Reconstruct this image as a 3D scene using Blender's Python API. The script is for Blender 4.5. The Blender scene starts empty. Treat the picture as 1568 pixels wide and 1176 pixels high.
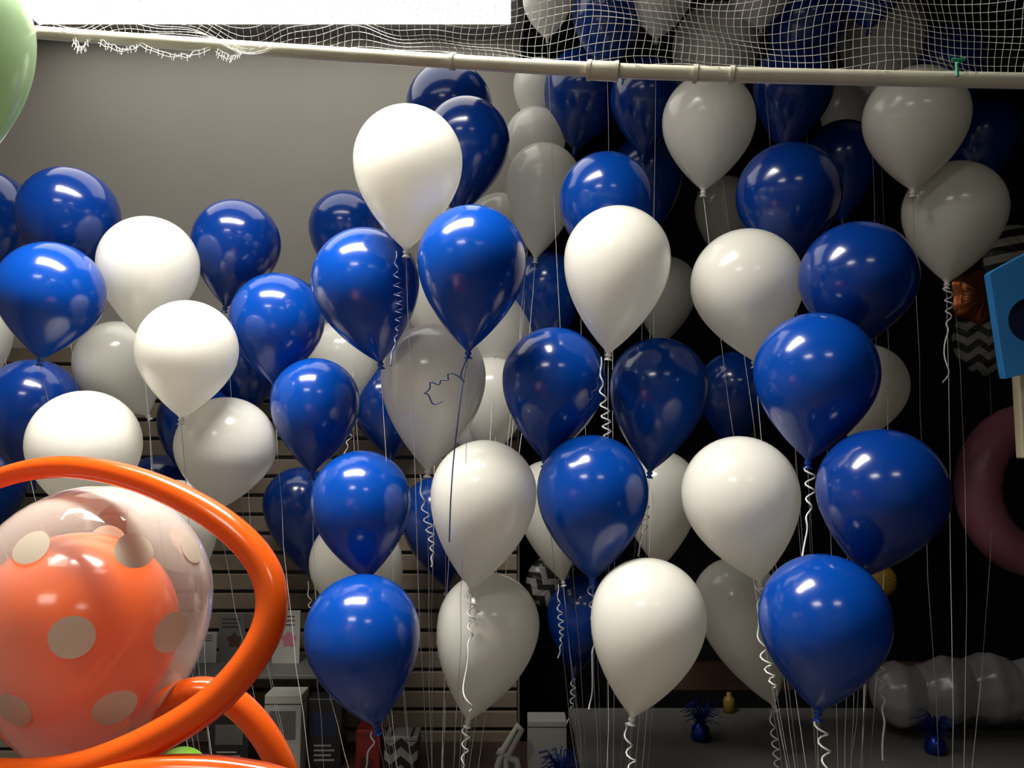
import bpy, math, random
from mathutils import Vector, Matrix
random.seed(4)
F=1230.0; PIT=math.radians(5.0)
CAM=Vector((0,0,1.5))
FW=Vector((0,math.cos(PIT),math.sin(PIT))); UP=Vector((0,-math.sin(PIT),math.cos(PIT))); RT=Vector((1,0,0))
def P(px,py,d): return CAM+FW*d+RT*((px-784)/F*d)+UP*((588-py)/F*d)
scene=bpy.context.scene
scene.view_settings.view_transform='Standard'
COL=scene.collection
# ---------------------------------------------------------------- materials
def nmat(name):
    m=bpy.data.materials.new(name); m.use_nodes=True
    nt=m.node_tree; nt.nodes.clear()
    o=nt.nodes.new('ShaderNodeOutputMaterial'); return m,nt,o
def pbsdf(nt,col,rough=.5,metal=0,coat=0,spec=.5):
    p=nt.nodes.new('ShaderNodeBsdfPrincipled')
    p.inputs['Base Color'].default_value=(*col,1); p.inputs['Roughness'].default_value=rough
    p.inputs['Metallic'].default_value=metal; p.inputs['Coat Weight'].default_value=coat
    p.inputs['Coat Roughness'].default_value=.08
    p.inputs['Specular IOR Level'].default_value=spec
    return p
def noisecol(nt,p,c1,c2,scale=6,bump=0.0,det=4):
    tc=nt.nodes.new('ShaderNodeTexCoord'); n=nt.nodes.new('ShaderNodeTexNoise')
    n.inputs['Scale'].default_value=scale; n.inputs['Detail'].default_value=det
    nt.links.new(tc.outputs['Object'],n.inputs['Vector'])
    r=nt.nodes.new('ShaderNodeValToRGB'); r.color_ramp.elements[0].color=(*c1,1); r.color_ramp.elements[1].color=(*c2,1)
    r.color_ramp.elements[0].position=.3; r.color_ramp.elements[1].position=.7
    nt.links.new(n.outputs['Fac'],r.inputs['Fac']); nt.links.new(r.outputs['Color'],p.inputs['Base Color'])
    if bump:
        b=nt.nodes.new('ShaderNodeBump'); b.inputs['Strength'].default_value=bump; b.inputs['Distance'].default_value=.01
        nt.links.new(n.outputs['Fac'],b.inputs['Height']); nt.links.new(b.outputs['Normal'],p.inputs['Normal'])
def simple(name,c1,c2=None,rough=.5,metal=0,scale=6,bump=0,spec=.5):
    m,nt,o=nmat(name); p=pbsdf(nt,c1,rough,metal,spec=spec)
    noisecol(nt,p,c1,c2 or tuple(c*.85 for c in c1),scale,bump)
    nt.links.new(p.outputs[0],o.inputs[0]); return m
def latex(name,col,tcol,tr,rough=.18,coat=.3):
    m,nt,o=nmat(name); p=pbsdf(nt,col,rough,coat=coat)
    noisecol(nt,p,tuple(c*.94 for c in col),col,3)
    t=nt.nodes.new('ShaderNodeBsdfTranslucent'); t.inputs[0].default_value=(*tcol,1)
    mx=nt.nodes.new('ShaderNodeMixShader'); mx.inputs[0].default_value=tr
    nt.links.new(p.outputs[0],mx.inputs[1]); nt.links.new(t.outputs[0],mx.inputs[2]); nt.links.new(mx.outputs[0],o.inputs[0]); return m
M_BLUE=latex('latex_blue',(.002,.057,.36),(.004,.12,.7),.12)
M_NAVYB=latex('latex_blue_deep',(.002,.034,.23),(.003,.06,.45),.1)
M_WHITE=latex('latex_white',(.90,.885,.82),(.98,.96,.88),.34,rough=.2)
M_ORANGE=latex('latex_orange',(.93,.135,.012),(1,.22,.02),.2)
M_ORIN=latex('latex_orange_inner',(.93,.17,.03),(1,.3,.05),.3)
M_GREEN=latex('latex_pale_green',(.42,.56,.36),(.6,.75,.5),.3)
def clearmat():
    m,nt,o=nmat('latex_clear')
    tr=nt.nodes.new('ShaderNodeBsdfTransparent'); tr.inputs[0].default_value=(.97,.96,.94,1)
    d=pbsdf(nt,(.9,.87,.8),.07,coat=1,spec=.9)
    lw=nt.nodes.new('ShaderNodeLayerWeight'); lw.inputs[0].default_value=.4
    mr=nt.nodes.new('ShaderNodeMapRange'); mr.inputs['To Min'].default_value=.10; mr.inputs['To Max'].default_value=.75
    nt.links.new(lw.outputs['Facing'],mr.inputs[0])
    mx=nt.nodes.new('ShaderNodeMixShader'); nt.links.new(mr.outputs[0],mx.inputs[0])
    nt.links.new(tr.outputs[0],mx.inputs[1]); nt.links.new(d.outputs[0],mx.inputs[2]); nt.links.new(mx.outputs[0],o.inputs[0]); return m
M_CLEAR=clearmat()
M_DOT=latex('dot_print',(.62,.57,.46),(.7,.62,.48),.25,rough=.3)
M_STR=simple('ribbon_white',(.75,.74,.72),rough=.35)
M_STRB=simple('ribbon_navy',(.01,.02,.09),rough=.35)
M_STRG=simple('ribbon_silver',(.4,.4,.42),rough=.3,metal=.5)
M_PVC=simple('pvc_plastic',(.58,.56,.44),(.50,.48,.37),rough=.4,scale=12)
M_NET=simple('nylon_net',(.8,.8,.78),rough=.6)
M_WALL=simple('drywall_grey',(.34,.32,.285),(.31,.295,.262),rough=.85,scale=2,bump=.05)
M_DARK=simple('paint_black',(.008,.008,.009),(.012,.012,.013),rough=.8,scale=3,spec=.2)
M_CEIL=simple('ceiling_paint',(.3,.29,.27),(.27,.265,.25),rough=.9,scale=5)
M_FLOOR=simple('floor_vinyl',(.08,.072,.065),(.12,.105,.09),rough=.5,scale=4)
M_BROWN=simple('wood_brown',(.05,.025,.017),(.08,.042,.028),rough=.5,scale=14)
M_SLAT=simple('slat_laminate',(.19,.15,.11),(.15,.12,.085),rough=.5,scale=8)
M_GREY=simple('counter_laminate',(.13,.128,.118),(.10,.1,.095),rough=.5,scale=5)
M_WBOX=simple('white_card',(.42,.42,.39),rough=.6)
M_BBOX=simple('black_card',(.02,.02,.023),rough=.4)
M_RED=simple('red_card',(.22,.012,.012),rough=.5)
M_PINK=simple('pink_print',(.5,.17,.24),rough=.5)
M_BLUEB=simple('blue_board',(.02,.17,.45),(.03,.19,.5),rough=.5)
M_NAVY=simple('navy_print',(.01,.02,.07),rough=.4)
M_ROSE=simple('foil_rose',(.28,.09,.13),(.22,.07,.10),rough=.4,metal=.1)
M_COPPER=simple('foil_copper',(.5,.15,.05),(.35,.1,.03),rough=.3,metal=.8,bump=.3)
M_SILV=simple('foil_white',(.40,.40,.41),(.32,.32,.33),rough=.25,metal=.15,bump=.2)
M_TINS=simple('tinsel_blue',(.006,.03,.25),rough=.25,metal=.7)
M_YEL=simple('yellow_print',(.25,.16,.02),rough=.5)
M_TEAL=simple('green_clip',(.02,.35,.2),rough=.5)
M_LIME=simple('lime_latex',(.3,.7,.05),rough=.3)
def emis(name,col,s):
    m,nt,o=nmat(name); e=nt.nodes.new('ShaderNodeEmission'); e.inputs[0].default_value=(*col,1); e.inputs[1].default_value=s
    nt.links.new(e.outputs[0],o.inputs[0]); return m
def stripes(name,a,b,scale,zig=True):
    m,nt,o=nmat(name); p=pbsdf(nt,a,.4,.1)
    tc=nt.nodes.new('ShaderNodeTexCoord'); s=nt.nodes.new('ShaderNodeSeparateXYZ'); nt.links.new(tc.outputs['Object'],s.inputs[0])
    def M(op,x,y=None):
        n=nt.nodes.new('ShaderNodeMath'); n.operation=op
        for i,v in enumerate((x,y)):
            if v is None: continue
            if isinstance(v,(int,float)): n.inputs[i].default_value=v
            else: nt.links.new(v,n.inputs[i])
        return n.outputs[0]
    z=M('PINGPONG',M('MULTIPLY',s.outputs['X'],scale*(1 if zig else .2)),.5)
    f=M('FRACT',M('ADD',M('MULTIPLY',s.outputs['Z'],scale*1.2),z))
    g=M('GREATER_THAN',f,.5)
    mx=nt.nodes.new('ShaderNodeMix'); mx.data_type='RGBA'; nt.links.new(g,mx.inputs[0])
    mx.inputs[6].default_value=(*a,1); mx.inputs[7].default_value=(*b,1)
    nt.links.new(mx.outputs[2],p.inputs['Base Color']); nt.links.new(p.outputs[0],o.inputs[0]); return m
M_CHEV=stripes('foil_chevron',(.24,.24,.23),(.01,.01,.01),14)
M_ZEB=stripes('foil_zebra',(.30,.28,.23),(.01,.01,.01),14,False)
# ---------------------------------------------------------------- mesh helpers
def mesh_obj(name,verts,faces,mat,parent=None,smooth=True):
    me=bpy.data.meshes.new(name); me.from_pydata([tuple(v) for v in verts],[],faces); me.update()
    if smooth:
        for p in me.polygons: p.use_smooth=True
    ob=bpy.data.objects.new(name,me); COL.objects.link(ob)
    if isinstance(mat,(list,tuple)):
        for m in mat: me.materials.append(m)
    else: me.materials.append(mat)
    if parent: ob.parent=parent
    return ob
def box(name,lo,hi,mat,parent=None,bev=0.0,rotz=0):
    c=(Vector(lo)+Vector(hi))/2; h=(Vector(hi)-Vector(lo))/2
    vs=[(sx*h.x,sy*h.y,sz*h.z) for sx in(-1,1) for sy in(-1,1) for sz in(-1,1)]
    fs=[(0,1,3,2),(4,6,7,5),(0,4,5,1),(2,3,7,6),(0,2,6,4),(1,5,7,3)]
    o=mesh_obj(name,vs,fs,mat,parent,False); o.location=c; o.rotation_euler[2]=rotz
    if bev:
        b=o.modifiers.new('b','BEVEL'); b.width=bev; b.segments=3
    return o
def empty(name,loc=(0,0,0)):
    e=bpy.data.objects.new(name,None); COL.objects.link(e); e.location=loc; e.empty_display_size=.05; return e
def curve(name,paths,rad,mat,parent=None,res=2,smoothc=False,radii=None):
    cu=bpy.data.curves.new(name,'CURVE'); cu.dimensions='3D'; cu.bevel_depth=rad; cu.bevel_resolution=res; cu.use_fill_caps=True
    cu.resolution_u=12
    for pts in paths:
        if smoothc:
            s=cu.splines.new('NURBS'); s.points.add(len(pts)-1); s.order_u=4; s.use_endpoint_u=True
        else:
            s=cu.splines.new('POLY'); s.points.add(len(pts)-1)
        for i,p in enumerate(pts):
            s.points[i].co=(p[0],p[1],p[2],1)
            if radii: s.points[i].radius=radii[i]
    ob=bpy.data.objects.new(name,cu); COL.objects.link(ob); cu.materials.append(mat)
    if parent: ob.parent=parent
    return ob
def revolve(prof,seg=48):
    vs=[];fs=[]
    for r,z in prof:
        for i in range(seg):
            a=2*math.pi*i/seg; vs.append((r*math.cos(a),r*math.sin(a),z))
    n=len(prof)
    for j in range(n-1):
        for i in range(seg):
            i2=(i+1)%seg; fs.append((j*seg+i,(j+1)*seg+i,(j+1)*seg+i2,j*seg+i2))
    fs.append(tuple(range(seg))); fs.append(tuple((n-1)*seg+i for i in reversed(range(seg))))
    return vs,fs
def prof_balloon(R,L):
    pr=[]
    for k in range(1,15):
        a=math.pi/2*k/14; pr.append((R*math.sin(a),R*math.cos(a)))
    nr=.035*R
    for k in range(1,25):
        t=k/24; r=R*max(0,math.cos(math.pi/2*t))**.85
        if k==24 or r<nr*1.2: r=nr*1.2
        pr.append((r,-L*t))
    pr+= [(nr*1.9,-L-.03*R),(nr*1.6,-L-.06*R),(nr*.9,-L-.075*R),(nr*2.2,-L-.12*R),(nr*2.4,-L-.135*R),(nr*1.2,-L-.13*R)]
    return pr
def rot_to(axis):
    return Vector((0,0,1)).rotation_difference(axis.normalized()).to_matrix().to_4x4()
def balloon(name,C,K,R,mat,seg=48):
    ax=C-K; L=ax.length
    vs,fs=revolve(prof_balloon(R,L),seg)
    o=mesh_obj(name,vs,fs,mat); o.matrix_world=Matrix.Translation(C)@rot_to(ax)
    return o,L
# ---------------------------------------------------------------- room
ZC=3.3
XL=-3.2; XR=3.0; YB=3.3; YB2=4.4; YF=-2.6; XE=.03
box('floor',(XL,YF,-.05),(XR,YB2,0),M_FLOOR)
box('ceiling',(XL,YF,ZC),(XE+.02,YB+.1,ZC+.08),M_CEIL)
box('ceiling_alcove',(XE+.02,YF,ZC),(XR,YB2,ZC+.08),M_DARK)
box('wall_left',(XL-.1,YF,0),(XL,YB,ZC),M_WALL)
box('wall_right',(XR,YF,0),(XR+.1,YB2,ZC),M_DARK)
box('wall_front',(XL,YF-.1,0),(XR,YF,ZC),M_WALL)
box('wall_back',(XL,YB,0),(XE,YB+.1,ZC),M_WALL)
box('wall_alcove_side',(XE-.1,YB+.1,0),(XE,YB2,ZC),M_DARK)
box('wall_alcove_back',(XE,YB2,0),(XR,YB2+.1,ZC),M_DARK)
# slat wall
sw=empty('slatwall_panel')
z=0.05
while z<1.88:
    box('slat',(XL+.01,YB-.04,z),(XE-.01,YB-.013,z+.062),M_SLAT,sw,.004); z+=.076
box('slat_backing',(XL+.01,YB-.014,.03),(XE-.01,YB-.004,1.9),M_BBOX,sw)
# ceiling lights
def troffer(x0,x1,y0,y1,s,col=(1,.96,.88),lamp=0,spread=180):
    e=empty('ceiling_light'); t=.025
    box('lens',(x0+t,y0+t,ZC-.03),(x1-t,y1-t,ZC-.015),emis('lens_glow',col,s),e)
    for a,b,c,d in((x0,x1,y0,y0+t),(x0,x1,y1-t,y1),(x0,x0+t,y0+t,y1-t),(x1-t,x1,y0+t,y1-t)):
        box('frame_rail',(a,c,ZC-.032),(b,d,ZC-.002),M_WBOX,e)
    if lamp:
        ld=bpy.data.lights.new('narrow_beam_lamp','AREA'); ld.shape='RECTANGLE'; ld.size=x1-x0-2*t; ld.size_y=y1-y0-2*t
        ld.energy=lamp; ld.spread=math.radians(spread); ld.color=col  # no louvre built: beam cutoff added to dim the upper right balloons
        lo=bpy.data.objects.new('narrow_beam_lamp',ld); COL.objects.link(lo); lo.location=((x0+x1)/2,(y0+y1)/2,ZC-.04); lo.parent=e
troffer(-1.98,.02,2.3,3.2,2.4)
troffer(-1.5,-.05,1.1,1.6,3,lamp=78,spread=122)
troffer(-1.6,-.7,-1.3,-.6,17)  # unseen, added behind the camera: small secondary highlights, strengthened as front fill
troffer(.6,1.3,-1.5,-1.0,12)  # second added fixture out of view, also serving as front fill
# ---------------------------------------------------------------- latex balloons
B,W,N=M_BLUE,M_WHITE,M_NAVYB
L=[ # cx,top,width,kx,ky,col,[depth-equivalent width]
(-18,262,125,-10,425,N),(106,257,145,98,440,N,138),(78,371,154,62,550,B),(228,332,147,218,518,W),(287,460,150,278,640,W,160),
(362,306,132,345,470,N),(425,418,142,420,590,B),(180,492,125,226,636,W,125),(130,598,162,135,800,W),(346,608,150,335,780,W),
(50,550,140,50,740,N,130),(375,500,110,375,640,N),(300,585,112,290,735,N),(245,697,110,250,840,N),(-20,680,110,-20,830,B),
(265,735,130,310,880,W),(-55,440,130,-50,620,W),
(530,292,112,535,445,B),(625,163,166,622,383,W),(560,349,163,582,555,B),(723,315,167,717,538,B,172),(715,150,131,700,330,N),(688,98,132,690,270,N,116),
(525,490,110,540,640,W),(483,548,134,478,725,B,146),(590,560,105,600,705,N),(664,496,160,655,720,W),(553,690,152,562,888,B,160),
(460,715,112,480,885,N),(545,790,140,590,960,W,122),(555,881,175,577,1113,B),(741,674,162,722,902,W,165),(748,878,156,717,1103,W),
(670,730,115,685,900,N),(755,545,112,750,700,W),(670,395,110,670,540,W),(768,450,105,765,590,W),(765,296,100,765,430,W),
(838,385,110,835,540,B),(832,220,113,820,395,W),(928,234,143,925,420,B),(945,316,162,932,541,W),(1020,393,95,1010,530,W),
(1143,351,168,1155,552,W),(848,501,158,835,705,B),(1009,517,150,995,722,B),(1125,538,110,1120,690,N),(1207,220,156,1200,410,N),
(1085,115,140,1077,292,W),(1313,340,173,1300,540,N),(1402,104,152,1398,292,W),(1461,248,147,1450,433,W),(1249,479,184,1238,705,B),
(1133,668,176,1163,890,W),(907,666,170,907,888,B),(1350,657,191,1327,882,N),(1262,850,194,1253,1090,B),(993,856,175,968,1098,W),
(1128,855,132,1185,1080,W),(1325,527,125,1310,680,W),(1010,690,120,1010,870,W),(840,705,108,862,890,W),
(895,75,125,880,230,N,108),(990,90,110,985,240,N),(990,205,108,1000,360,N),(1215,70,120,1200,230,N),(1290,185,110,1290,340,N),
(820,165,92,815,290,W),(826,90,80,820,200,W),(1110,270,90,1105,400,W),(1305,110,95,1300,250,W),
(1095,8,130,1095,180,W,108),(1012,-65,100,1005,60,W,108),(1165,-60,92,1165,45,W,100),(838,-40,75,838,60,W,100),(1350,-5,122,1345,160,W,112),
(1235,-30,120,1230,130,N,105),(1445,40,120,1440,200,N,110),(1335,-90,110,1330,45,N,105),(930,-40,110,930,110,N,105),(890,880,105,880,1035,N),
(1500,150,110,1495,300,N,100),(720,560,90,720,700,W,100),
]
bs=[]
for t in L:
    cx,top,w,kx,ky,c=t[:6]; weq=t[6] if len(t)>6 else w
    d=.28*F/weq
    bs.append(dict(cx=cx,top=top,w=w,kx=kx,ky=ky,c=c,d=d,d0=d))
def geom(b):
    d=b['d']; R=b['w']/2*d/F
    C=P(b['cx'],b['top']+b['w']/2,d); K=P(b['kx'],b['ky'],d)
    return C,K,R
def spheres(b):
    C,K,R=geom(b); L_=(C-K).length; u=(K-C)/L_
    return [(C,R),(C+u*L_*.4,R*.8),(C+u*L_*.7,R*.5),(K,R*.12)]
def limits(b):
    C,K,R=geom(b)
    lim=(YB-.05-R) if C.x-R<XE+.03 else (YB2-.05-R)
    return C.y<=lim and C.z+R<ZC-.05
for it in range(160):
    order=sorted(range(len(bs)),key=lambda i:bs[i]['d'])
    S=[spheres(b) for b in bs]; mv=[0]*len(bs); any_=False
    for a in range(len(order)):
        for b_ in range(a+1,len(order)):
            i,j=order[a],order[b_]
            if (S[i][0][0]-S[j][0][0]).length>.75: continue
            hit=any((p-q).length<(r+s)*1.0 for p,r in S[i] for q,s in S[j])
            if hit: mv[i]-=1; mv[j]+=1; any_=True
    for i,m in enumerate(mv):
        if m:
            b=bs[i]; old=b['d']; b['d']*=1+.004*max(-1.5,min(1.5,m))
            b['d']=max(b['d0']*.8,min(b['d0']*1.3,b['d']))
            if not limits(b): b['d']=min(old,b['d'])
    if not any_: break
for b in bs:
    k=0
    while not limits(b) and k<60: b['d']*=.99; k+=1
anchors=[(330,-.75,2.35),(480,-.45,2.3),(830,-.2,2.25),(1075,.25,2.2),(1395,.8,2.1),(9999,1.2,2.35)]
def helix(p0,p1,r,pitch,ph=0):
    ax=p1-p0; n=int(ax.length/pitch*10)+2; pts=[]
    for k in range(n):
        t=k/(n-1); a=ph+ax.length*t/pitch*2*math.pi*(1+.25*math.sin(t*4+ph)); rr=r*(.65+.5*math.sin(t*7+ph))
        pts.append(p0+ax*t+Vector((math.cos(a)*rr+.01*math.sin(t*5+ph),math.sin(a)*rr,0)))
    return pts
curls={(625,163):M_STRB,(741,674):M_STR,(907,666):M_STRG,(1133,668):M_STR,(748,878):M_STR,(1009,517):M_STR,(1350,657):M_STR,(945,316):M_STR,(664,496):M_STR,(1249,479):M_STR,(1128,855):M_STR,(460,715):M_STR,(1461,248):M_STR,(890,880):M_STR,(993,856):M_STR,(555,881):M_STR,(840,705):M_STR,
 (590,560):M_STR,(1010,690):M_STR,(1262,850):M_STR,(545,790):M_STR,(525,490):M_STR,(670,730):M_STRG,(1325,527):M_STRG,(265,735):M_STRG}
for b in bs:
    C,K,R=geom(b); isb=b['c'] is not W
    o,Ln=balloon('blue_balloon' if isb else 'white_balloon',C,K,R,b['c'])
    inv=o.matrix_world.inverted()
    u=(K-C).normalized(); k0=K+u*R*.08
    for lim,ax_,ay_ in anchors:
        if b['kx']<lim: break
    A=Vector((ax_+random.uniform(-.02,.02),ay_+random.uniform(-.02,.02),.08))
    pts=[]
    for k in range(15):
        t=k/14; p=k0.lerp(A,t)
        p=p+Vector((math.sin(t*math.pi)*random.uniform(-.004,.004)-(A.x-k0.x)*.12*math.sin(t*math.pi),0,0)); pts.append(inv@p)
    curve('string',[pts],.0007 if isb else .0009,M_STRG if random.random()<.7 else M_STR,o,1)
    key=(b['cx'],b['top'])
    if key in curls:
        ln=random.uniform(.22,.36)
        q0=k0+Vector((-.01,-.01,0)); q1=k0+Vector((random.uniform(-.06,.02),-.06,-ln))
        if key==(625,163): q0=k0+Vector((-.01,-.03,0)); q1=P(598,560,b['d']-.27)
        pts=[inv@p for p in helix(q0,q1,.010,.042,random.random()*6)]
        curve('curled_ribbon',[pts],.0021,curls[key],o,1)
# scribbled navy ribbon tail of the front blue balloon
tail=[(717,538),(712,560),(700,575),(716,590),(700,572),(682,570),(690,586),(672,578),(676,594),(655,580),(662,596),(645,604),(655,600),(660,615),(664,622),(678,614)]
curve('ribbon_tail',[[P(x,y,1.86) for x,y in tail],[P(717,538,1.95),P(708,590,1.9),P(700,650,1.88),P(690,740,1.86),P(688,830,1.86)]],.0017,M_STRB,None,1,True)
# balloon weights on floor
for lim,x,y in anchors:
    e=empty('balloon_weight',(x,y,0))
    vs,fs=revolve([(.001,0),(.045,0),(.05,.01),(.045,.05),(.02,.07),(.012,.085),(.001,.088)],24)
    mesh_obj('weight_body',vs,fs,M_TINS,e)
    paths=[]
    for k in range(40):
        a=random.random()*6.28; h=random.uniform(.4,1.2); r=.07
        paths.append([(0,0,.08),(math.cos(a)*r*.6,math.sin(a)*r*.6,.08+.05*h),(math.cos(a)*r,math.sin(a)*r,.08+.03*h)])
    curve('tinsel',paths,.0015,M_TINS,e,0)
# ---------------------------------------------------------------- pipe + net
pip=[(-90,38,1.66),(40,49,1.62),(300,68,1.55),(620,90,1.46),(925,109,1.38),(1200,117,1.33),(1568,124,1.28),(1700,126,1.26)]
frame=empty('pvc_net_frame')
curve('pipe',[[P(*p) for p in pip]],.0125,M_PVC,frame,6,True)
def pipe_at(px):
    for a,b in zip(pip,pip[1:]):
        if a[0]<=px<=b[0]:
            t=(px-a[0])/(b[0]-a[0]); return a[1]+t*(b[1]-a[1]),a[2]+t*(b[2]-a[2])
    return pip[-1][1],pip[-1][2]
def seg_on_pipe(n,x0,x1,r,m):
    pts=[]
    for k in range(5):
        x=x0+(x1-x0)*k/4; y,d=pipe_at(x); pts.append(P(x,y,d))
    curve(n,[pts],r,m,frame,6)
seg_on_pipe('coupling',902,945,.0165,M_PVC)
seg_on_pipe('coupling_lip',900,906,.0178,M_PVC); seg_on_pipe('coupling_lip2',941,947,.0178,M_PVC)
seg_on_pipe('clip1',1061,1068,.0155,M_PVC); seg_on_pipe('clip2',1117,1124,.0155,M_PVC); seg_on_pipe('clip3',690,696,.0155,M_PVC)
gc=P(1465,98,1.265)
curve('green_tie',[[gc+Vector((0,0,-.02)),gc,gc+Vector((.010,-.005,.006)),gc+Vector((.002,-.008,.002)),gc+Vector((-.010,-.005,.005))]],.0028,M_TEAL,frame,2)
nx,ny=150,20
vs=[];fs=[]
for j in range(ny+1):
    for i in range(nx+1):
        px=-60+1720*i/nx; yb,d=pipe_at(px); v=j/ny
        left=max(0,min(1,(900-px)/500))
        base=yb-6-(yb+110)*(v**(1+.6*left))
        sag=(16*math.sin(px/47.)+8*math.sin(px/19.+1))*left*math.sin(min(1,v*2.2)*math.pi)*.8
        wob=3*math.sin(px/33.+j*.5)+2*math.sin(j*1.1+px/80.)
        p=P(px+ (4*math.sin(j*.6+px/90.) if j else 0),base+sag+(wob if j else 0),d-.22*v)
        p.y+=.02*math.sin(px/60.+v*5)
        vs.append(p)
for j in range(ny):
    for i in range(nx):
        a=j*(nx+1)+i; fs.append((a,a+1,a+nx+2,a+nx+1))
net=mesh_obj('balloon_drop_net',vs,fs,M_NET,None,False)
wm=net.modifiers.new('w','WIREFRAME'); wm.thickness=.0011; wm.use_replace=True; wm.use_even_offset=False
paths=[]
for x0,x1,dy in((112,135,14),(150,215,10),(215,322,14),(330,372,12)):
    pts=[]; n=12
    for k in range(n+1):
        x=x0+(x1-x0)*k/n; y,d=pipe_at(x); pts.append(P(x,y+8+dy*math.sin(math.pi*k/n)+random.uniform(-2,2),d-.015))
    paths.append(pts); paths.append([p+Vector((.004,0,.006+random.uniform(-.003,.003))) for p in pts])
    for k in range(1,n,1): paths.append([pts[k]+Vector((0,0,.008)),pts[k]+Vector((random.uniform(-.006,.006),0,-.006))])
curve('net_fringe',paths,.0008,M_NET,frame,1)
# ---------------------------------------------------------------- foreground clear dotted balloon
D=1.15
C=P(143,918,D); K=P(150,1215,D); R=173*D/F
pb=empty('polka_dot_balloon',C)
vs,fs=revolve(prof_balloon(R,(C-K).length),64)
co=mesh_obj('clear_skin',vs,fs,M_CLEAR,pb)
Li=230*D/F; Ri=146*D/F
vs,fs=revolve(prof_balloon(Ri,Li),64)
io=mesh_obj('inner_orange_balloon',vs,fs,M_ORIN,pb); io.location=(-.022,0,-.042)
Lc=(C-K).length
def surf(dz):
    if dz>=0: return math.sqrt(max(0,R*R-dz*dz))
    return R*max(0,math.cos(math.pi/2*min(1,-dz/Lc)))**.85
def dot(az,dz,rad):
    n=32; vs=[]
    r0=max(surf(dz),.03)
    e=.002; slope=(surf(dz+e)-surf(dz-e))/(2*e); vf=1/math.sqrt(1+slope*slope)
    for ring in range(0,7):
        for k in range(n):
            a=2*math.pi*k/n; q=rad*ring/6
            zz=dz+math.sin(a)*q*vf; aa=az+math.cos(a)*q/r0
            rr=surf(zz)+.0012
            vs.append((rr*math.sin(aa),-rr*math.cos(aa),zz))
    fs=[]
    for ring in range(6):
        for k in range(n):
            k2=(k+1)%n; fs.append((ring*n+k,(ring+1)*n+k,(ring+1)*n+k2,ring*n+k2))
    mesh_obj('dot',vs,fs,M_DOT,pb)
def dotpx(px,py,rad):
    best=None;bd=9
    for k in range(600):
        d=.85+k*.0008; q=P(px,py,d)-C
        if abs(q.z)>=R and q.z>0: continue
        g=math.hypot(q.x,q.y)-surf(q.z)
        if abs(g)<bd: bd=abs(g); best=(q,d)
        if g<=0: best=(q,d); break
    q,d=best
    dot(math.atan2(q.x,-q.y),q.z,rad*d/F)
for px,py,rd in((48,838,28),(205,843,29),(110,976,33),(262,968,31),(20,1088,31),(176,1084,32),(292,840,24),(262,1066,26)): dotpx(px,py,rd)
for az,zz in((2.6,.07),(3.5,.07),(2.2,-.05),(3.1,-.05),(4.0,-.05),(2.4,-.15),(3.5,-.15)):
    dot(az,zz,.027)
def tube(name,pts,rad,radii=None,par=None): return curve(name,[[P(*p) for p in pts]],rad,M_ORANGE,par,8,True,radii)
hoop=empty('orange_balloon_hoop')
tube('hoop_tube',[(-190,930,1.2),(-130,800,1.2),(-40,742,1.18),(60,712,1.14),(150,716,1.1),(240,742,1.07),(335,790,1.04),(410,860,1.02),(424,940,1.0),(385,1015,.98),(325,1080,.97),(250,1125,.96),(170,1165,.96),(60,1195,.97),(-60,1180,1.0)],.0185,
 [.75,.75,.78,.82,.85,.92,1.0,1.06,1.1,1.08,1.08,1.08,1.05,1,1],hoop)
hoop2=empty('orange_balloon_loop')
tube('loop_tube',[(215,1105,1.12),(270,1058,1.12),(330,1052,1.12),(380,1090,1.12),(425,1150,1.12),(455,1230,1.12),(400,1330,1.12)],.0195,None,hoop2)
hoop3=empty('orange_balloon_loop')
tube('loop_tube',[(60,1230,.95),(180,1185,.94),(280,1178,.94),(370,1184,.94),(460,1205,.94),(540,1260,.94)],.0185,None,hoop3)
o,_=balloon('lime_balloon',P(275,1190,1.2),P(275,1260,1.2),.042,M_LIME)
# pale green balloon upper left
balloon('green_balloon',P(-63,45,1.15),P(-50,270,1.15),103*1.15/F,M_GREEN,64)
# ---------------------------------------------------------------- counter, shelves, boxes
ct=empty('counter')
box('counter_top',(.22,2.62,.47),(2.3,3.25,.51),M_GREY,ct,.006)
box('counter_front',(.25,2.66,0),(2.27,2.7,.47),M_GREY,ct,.003)
box('counter_body',(.25,2.7,0),(2.27,3.2,.47),M_GREY,ct)
rail=box('shelf_rail',(.5,3.3,.56),(2.6,3.36,.66),M_BROWN,None,.004)
tb=empty('display_table')
box('table_top',(-1.5,2.7,.36),(.18,3.2,.4),M_BROWN,tb,.005)
for x in(-1.45,.1):
    for y in(2.74,3.12): box('leg',(x,y,0),(x+.05,y+.05,.36),M_BROWN,tb)
box('stretcher',(-1.42,2.93,.1),(.12,2.96,.14),M_BROWN,tb)
def carton(name,px0,px1,pytop,d,mat,zb=.4,dep=.1,lab=None,rz=0):
    a=P(px0,pytop,d); b=P(px1,pytop,d)
    e=empty(name,(0,0,0))
    box('carton_body',(a.x,a.y,zb),(b.x,a.y+dep,a.z),mat,e,.004,rz)
    w=b.x-a.x; h=a.z-zb
    if lab:
        box('label',(a.x+w*.15,a.y-.002,zb+h*.45),(b.x-w*.15,a.y-.0005,zb+h*.8),lab,e)
        for k in range(4): box('print_line',(a.x+w*.2,a.y-.003,zb+h*(.1+.07*k)),(b.x-w*(.2+.1*(k%2)),a.y-.0008,zb+h*(.125+.07*k)),M_BBOX if mat is not M_BBOX else M_WBOX,e)
    box('lid_seam',(a.x-.001,a.y-.0015,a.z-h*.12),(b.x+.001,a.y+dep,a.z-h*.11),M_BBOX,e)
    return e
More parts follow.
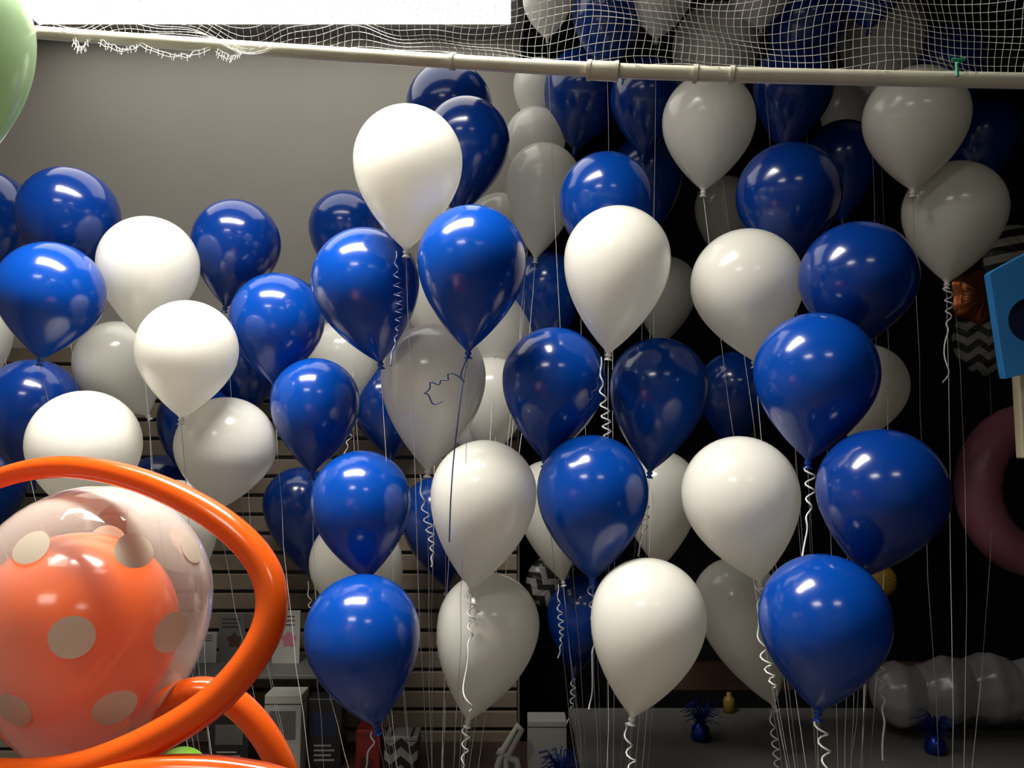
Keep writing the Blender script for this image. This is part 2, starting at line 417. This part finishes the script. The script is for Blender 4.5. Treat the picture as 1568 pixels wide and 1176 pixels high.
carton('white_gift_box',405,462,1064,2.78,M_WBOX,lab=M_GREY)
carton('picture_frame_box',322,382,1092,2.82,M_BBOX,lab=M_GREY)
carton('black_gift_box',472,524,1070,2.85,M_BBOX,lab=M_NAVY)
carton('red_box',545,582,1118,2.8,M_RED,lab=M_RED)
carton('ornate_box',588,640,1128,2.78,M_CHEV)
carton('white_box',808,868,1104,2.8,M_WBOX,lab=None)
lt=empty('white_letter_sign')
for q in([(762,1176),(770,1150),(792,1112),(798,1118),(776,1160),(776,1190)],[(762,1150),(790,1165),(796,1190)]):
    curve('stroke',[[P(x,y,2.76) for x,y in q]],.013,M_WBOX,lt,3)
sh=empty('wall_shelf')
za=P(400,1012,3.1).z
box('board',(-1.35,2.98,za-.015),(-.55,YB-.045,za),M_GREY,sh,.003)
for x in(-1.3,-.65): box('bracket',(x,3.02,za-.09),(x+.015,YB-.045,za-.015),M_BBOX,sh)
def card(name,px0,px1,py0,d,mat,spot=None):
    a=P(px0,py0,d); b=P(px1,py0,d); e=empty(name)
    box('card_stock',(a.x,a.y,za),(b.x,a.y+.006,a.z),mat,e,.001)
    w=b.x-a.x;h=a.z-za
    if spot:
        vs=[];n=20
        for k in range(n): vs.append((a.x+w*.6+w*.25*math.cos(k/n*6.283)*(1+.2*math.sin(k/n*6.283*5)),a.y-.001,za+h*.45+w*.25*math.sin(k/n*6.283)*(1+.2*math.sin(k/n*6.283*5))))
        mesh_obj('flower_print',vs,[tuple(range(n))],spot,e,False)
    for k in range(3): box('text_line',(a.x+w*.12,a.y-.001,za+h*(.72+.08*k)),(a.x+w*.8,a.y-.0002,za+h*(.74+.08*k)),M_BBOX,e)
card('greeting_card',418,460,935,3.08,M_WBOX,M_PINK)
card('greeting_card',300,332,968,3.08,M_WBOX,None)
card('greeting_card',336,376,940,3.1,M_GREY,M_BROWN)
card('greeting_card',520,560,950,3.1,M_WBOX,M_RED)
lab=P(455,412,3.2)
pl=box('wall_label',(lab.x-.045,YB-.004,lab.z-.03),(lab.x+.045,YB-.0005,lab.z+.03),M_WALL)
# ---------------------------------------------------------------- right side objects
def torus(name,C,R1,r1,mat,rx=math.pi/2,rz=0,sx=1):
    vs=[];fs=[];n,m=64,24
    for i in range(n):
        a=2*math.pi*i/n
        for j in range(m):
            b=2*math.pi*j/m; q=r1*(1+.04*math.sin(a*22)*max(0,-math.cos(b)))
            vs.append(((R1+q*math.cos(b))*math.cos(a)*sx,(R1+q*math.cos(b))*math.sin(a),q*math.sin(b)))
    for i in range(n):
        for j in range(m):
            fs.append((i*m+j,((i+1)%n)*m+j,((i+1)%n)*m+(j+1)%m,i*m+(j+1)%m))
    o=mesh_obj(name,vs,fs,mat); o.location=C; o.rotation_euler=(rx,0,rz); return o
d=2.9
torus('ring_foil_balloon',P(1584,750,d),100*d/F,32*d/F,M_ROSE,math.pi/2,.2)
def foil(name,C,R,mat,rz=0,thick=.45,star=0):
    vs=[];fs=[];n,m=72,12
    for s in(1,-1):
        for j in range(m+1):
            t=j/m
            for i in range(n):
                a=2*math.pi*i/n; rr=R*t*(1+(star*math.cos(5*a) if star else 0))
                y=s*R*thick*math.sqrt(max(0,1-t*t))*(1+.06*math.sin(a*18)*t)
                vs.append((rr*math.cos(a),y,rr*math.sin(a)))
    o2=(m+1)*n
    for b_ in(0,o2):
        for j in range(m):
            for i in range(n):
                i2=(i+1)%n; fs.append((b_+j*n+i,b_+j*n+i2,b_+(j+1)*n+i2,b_+(j+1)*n+i))
    ob=mesh_obj(name,vs,fs,mat); ob.location=C; ob.rotation_euler=(0,0,rz); return ob
foil('copper_foil_balloon',P(1492,455,2.9),.095,M_COPPER,.2,.5,.1)
foil('chevron_foil_balloon',P(1520,520,3.2),.15,M_CHEV,-.2)
foil('zebra_foil_balloon',P(1560,400,3.0),.14,M_ZEB,.1)
foil('chevron_foil_balloon',P(846,892,3.3),.11,M_CHEV,.1).rotation_euler=(0,.7,.1)
foil('yellow_foil_balloon',P(1350,890,3.1),.06,M_YEL,0)
# blue sign board with hole
bd=empty('blue_sign_board')
d=1.9
corn=[P(1516,418,d),P(1640,352,d),P(1668,550,d),P(1540,580,d)]
cc=P(1578,490,d)
def edgept(a):
    dirv=RT*math.cos(a)+UP*math.sin(a)
    best=None
    for k in range(4):
        p,q=corn[k],corn[(k+1)%4]
        def t2(v): return ((v-cc).dot(RT),(v-cc).dot(UP))
        x1,y1=t2(p);x2,y2=t2(q);dx,dy=math.cos(a),math.sin(a)
        den=dx*(y2-y1)-dy*(x2-x1)
        if abs(den)<1e-9: continue
        t=(x1*(y2-y1)-y1*(x2-x1))/den; s=(x1*dy-y1*dx)/den
        if t>0 and -1e-6<=s<=1+1e-6: best=cc+dirv*t
    return best
vs=[];fs=[];n=96;rh=34*d/F
for k in range(n):
    a=2*math.pi*k/n; e_=edgept(a); i_=cc+(RT*math.cos(a)+UP*math.sin(a))*rh
    for off in(0,.025): vs.append(e_+FW*off); vs.append(i_+FW*off)
for k in range(n):
    a=k*4;b2=((k+1)%n)*4
    fs+=[(a,a+1,b2+1,b2),(a+2,b2+2,b2+3,a+3),(a,b2,b2+2,a+2),(a+1,a+3,b2+3,b2+1)]
mesh_obj('board_face',vs,fs,M_BLUEB,bd,False)
vs=[cc+FW*.03+(RT*math.cos(2*math.pi*k/32)+UP*math.sin(2*math.pi*k/32))*rh*1.15 for k in range(32)]
mesh_obj('board_backing',vs,[tuple(range(32))],M_NAVY,bd,False)
a=P(1560,575,1.96); a2=P(1556,702,1.96)
box('board_tail',(a.x,a.y,a2.z),(a.x+.09,a.y+.03,a.z+.03),simple('cream_board',(.5,.44,.3),rough=.6),bd,.004)
# long puffy white foil balloon lying on the counter
vs=[];fs=[];m=32;n=160
for i in range(n+1):
    t=i/n; px=1332+330*t; c=P(px,1058+6*math.sin(t*9),2.85)
    e_=math.sqrt(max(0,1-(2*t-1)**8)); r=.118*e_*(.80+.2*abs(math.sin(t*math.pi*4.5)))*(1+.02*math.sin(t*60))
    for j in range(m):
        b_=2*math.pi*j/m; rr=r*(1+.03*math.sin(b_*9+t*20))
        vs.append((c.x,c.y+rr*.8*math.cos(b_),max(.512,c.z+rr*math.sin(b_))))
for i in range(n):
    for j in range(m): fs.append((i*m+j,i*m+(j+1)%m,(i+1)*m+(j+1)%m,(i+1)*m+j))
mesh_obj('cloud_foil_balloon',vs,fs,M_SILV)
for px,py,dd in((1072,1090,2.8),(1430,1095,2.68),(868,1100,2.75)):
    c=P(px,py,dd); c.z=.512 if px>900 else .402
    if px<900: c.x=.16; c.y=2.74
    e=empty('tinsel_weight',c)
    vs,fs=revolve([(.001,0),(.03,0),(.035,.01),(.03,.04),(.012,.06),(.001,.065)],20); mesh_obj('weight_body',vs,fs,M_TINS,e)
    paths=[]
    for k in range(80):
        a=random.random()*6.28; h=random.uniform(.2,1.4); r=random.uniform(.03,.08)
        paths.append([(0,0,.05),(math.cos(a)*r*.6,math.sin(a)*r*.6,.06+.05*h),(math.cos(a)*r,math.sin(a)*r,.05+.05*h)])
    curve('tinsel',paths,.0014,M_TINS,e,0)
b0=P(1116,1062,3.1)
vs,fs=revolve([(.001,0),(.022,0),(.022,.045),(.018,.055),(.009,.062),(.009,.075),(.001,.075)],24)
yb=mesh_obj('yellow_bottle',vs,fs,M_YEL); yb.location=(b0.x,b0.y,.51)
# ---------------------------------------------------------------- world + camera
w=bpy.data.worlds.new('World'); scene.world=w; w.use_nodes=True
w.node_tree.nodes['Background'].inputs[0].default_value=(.05,.05,.06,1); w.node_tree.nodes['Background'].inputs[1].default_value=.3
cd=bpy.data.cameras.new('Camera'); cam=bpy.data.objects.new('Camera',cd); COL.objects.link(cam)
cam.location=CAM; cam.rotation_euler=(math.pi/2+PIT,0,0)
cd.sensor_fit='HORIZONTAL'; cd.sensor_width=36; cd.lens=36*F/1568; cd.clip_start=.02
scene.camera=cam
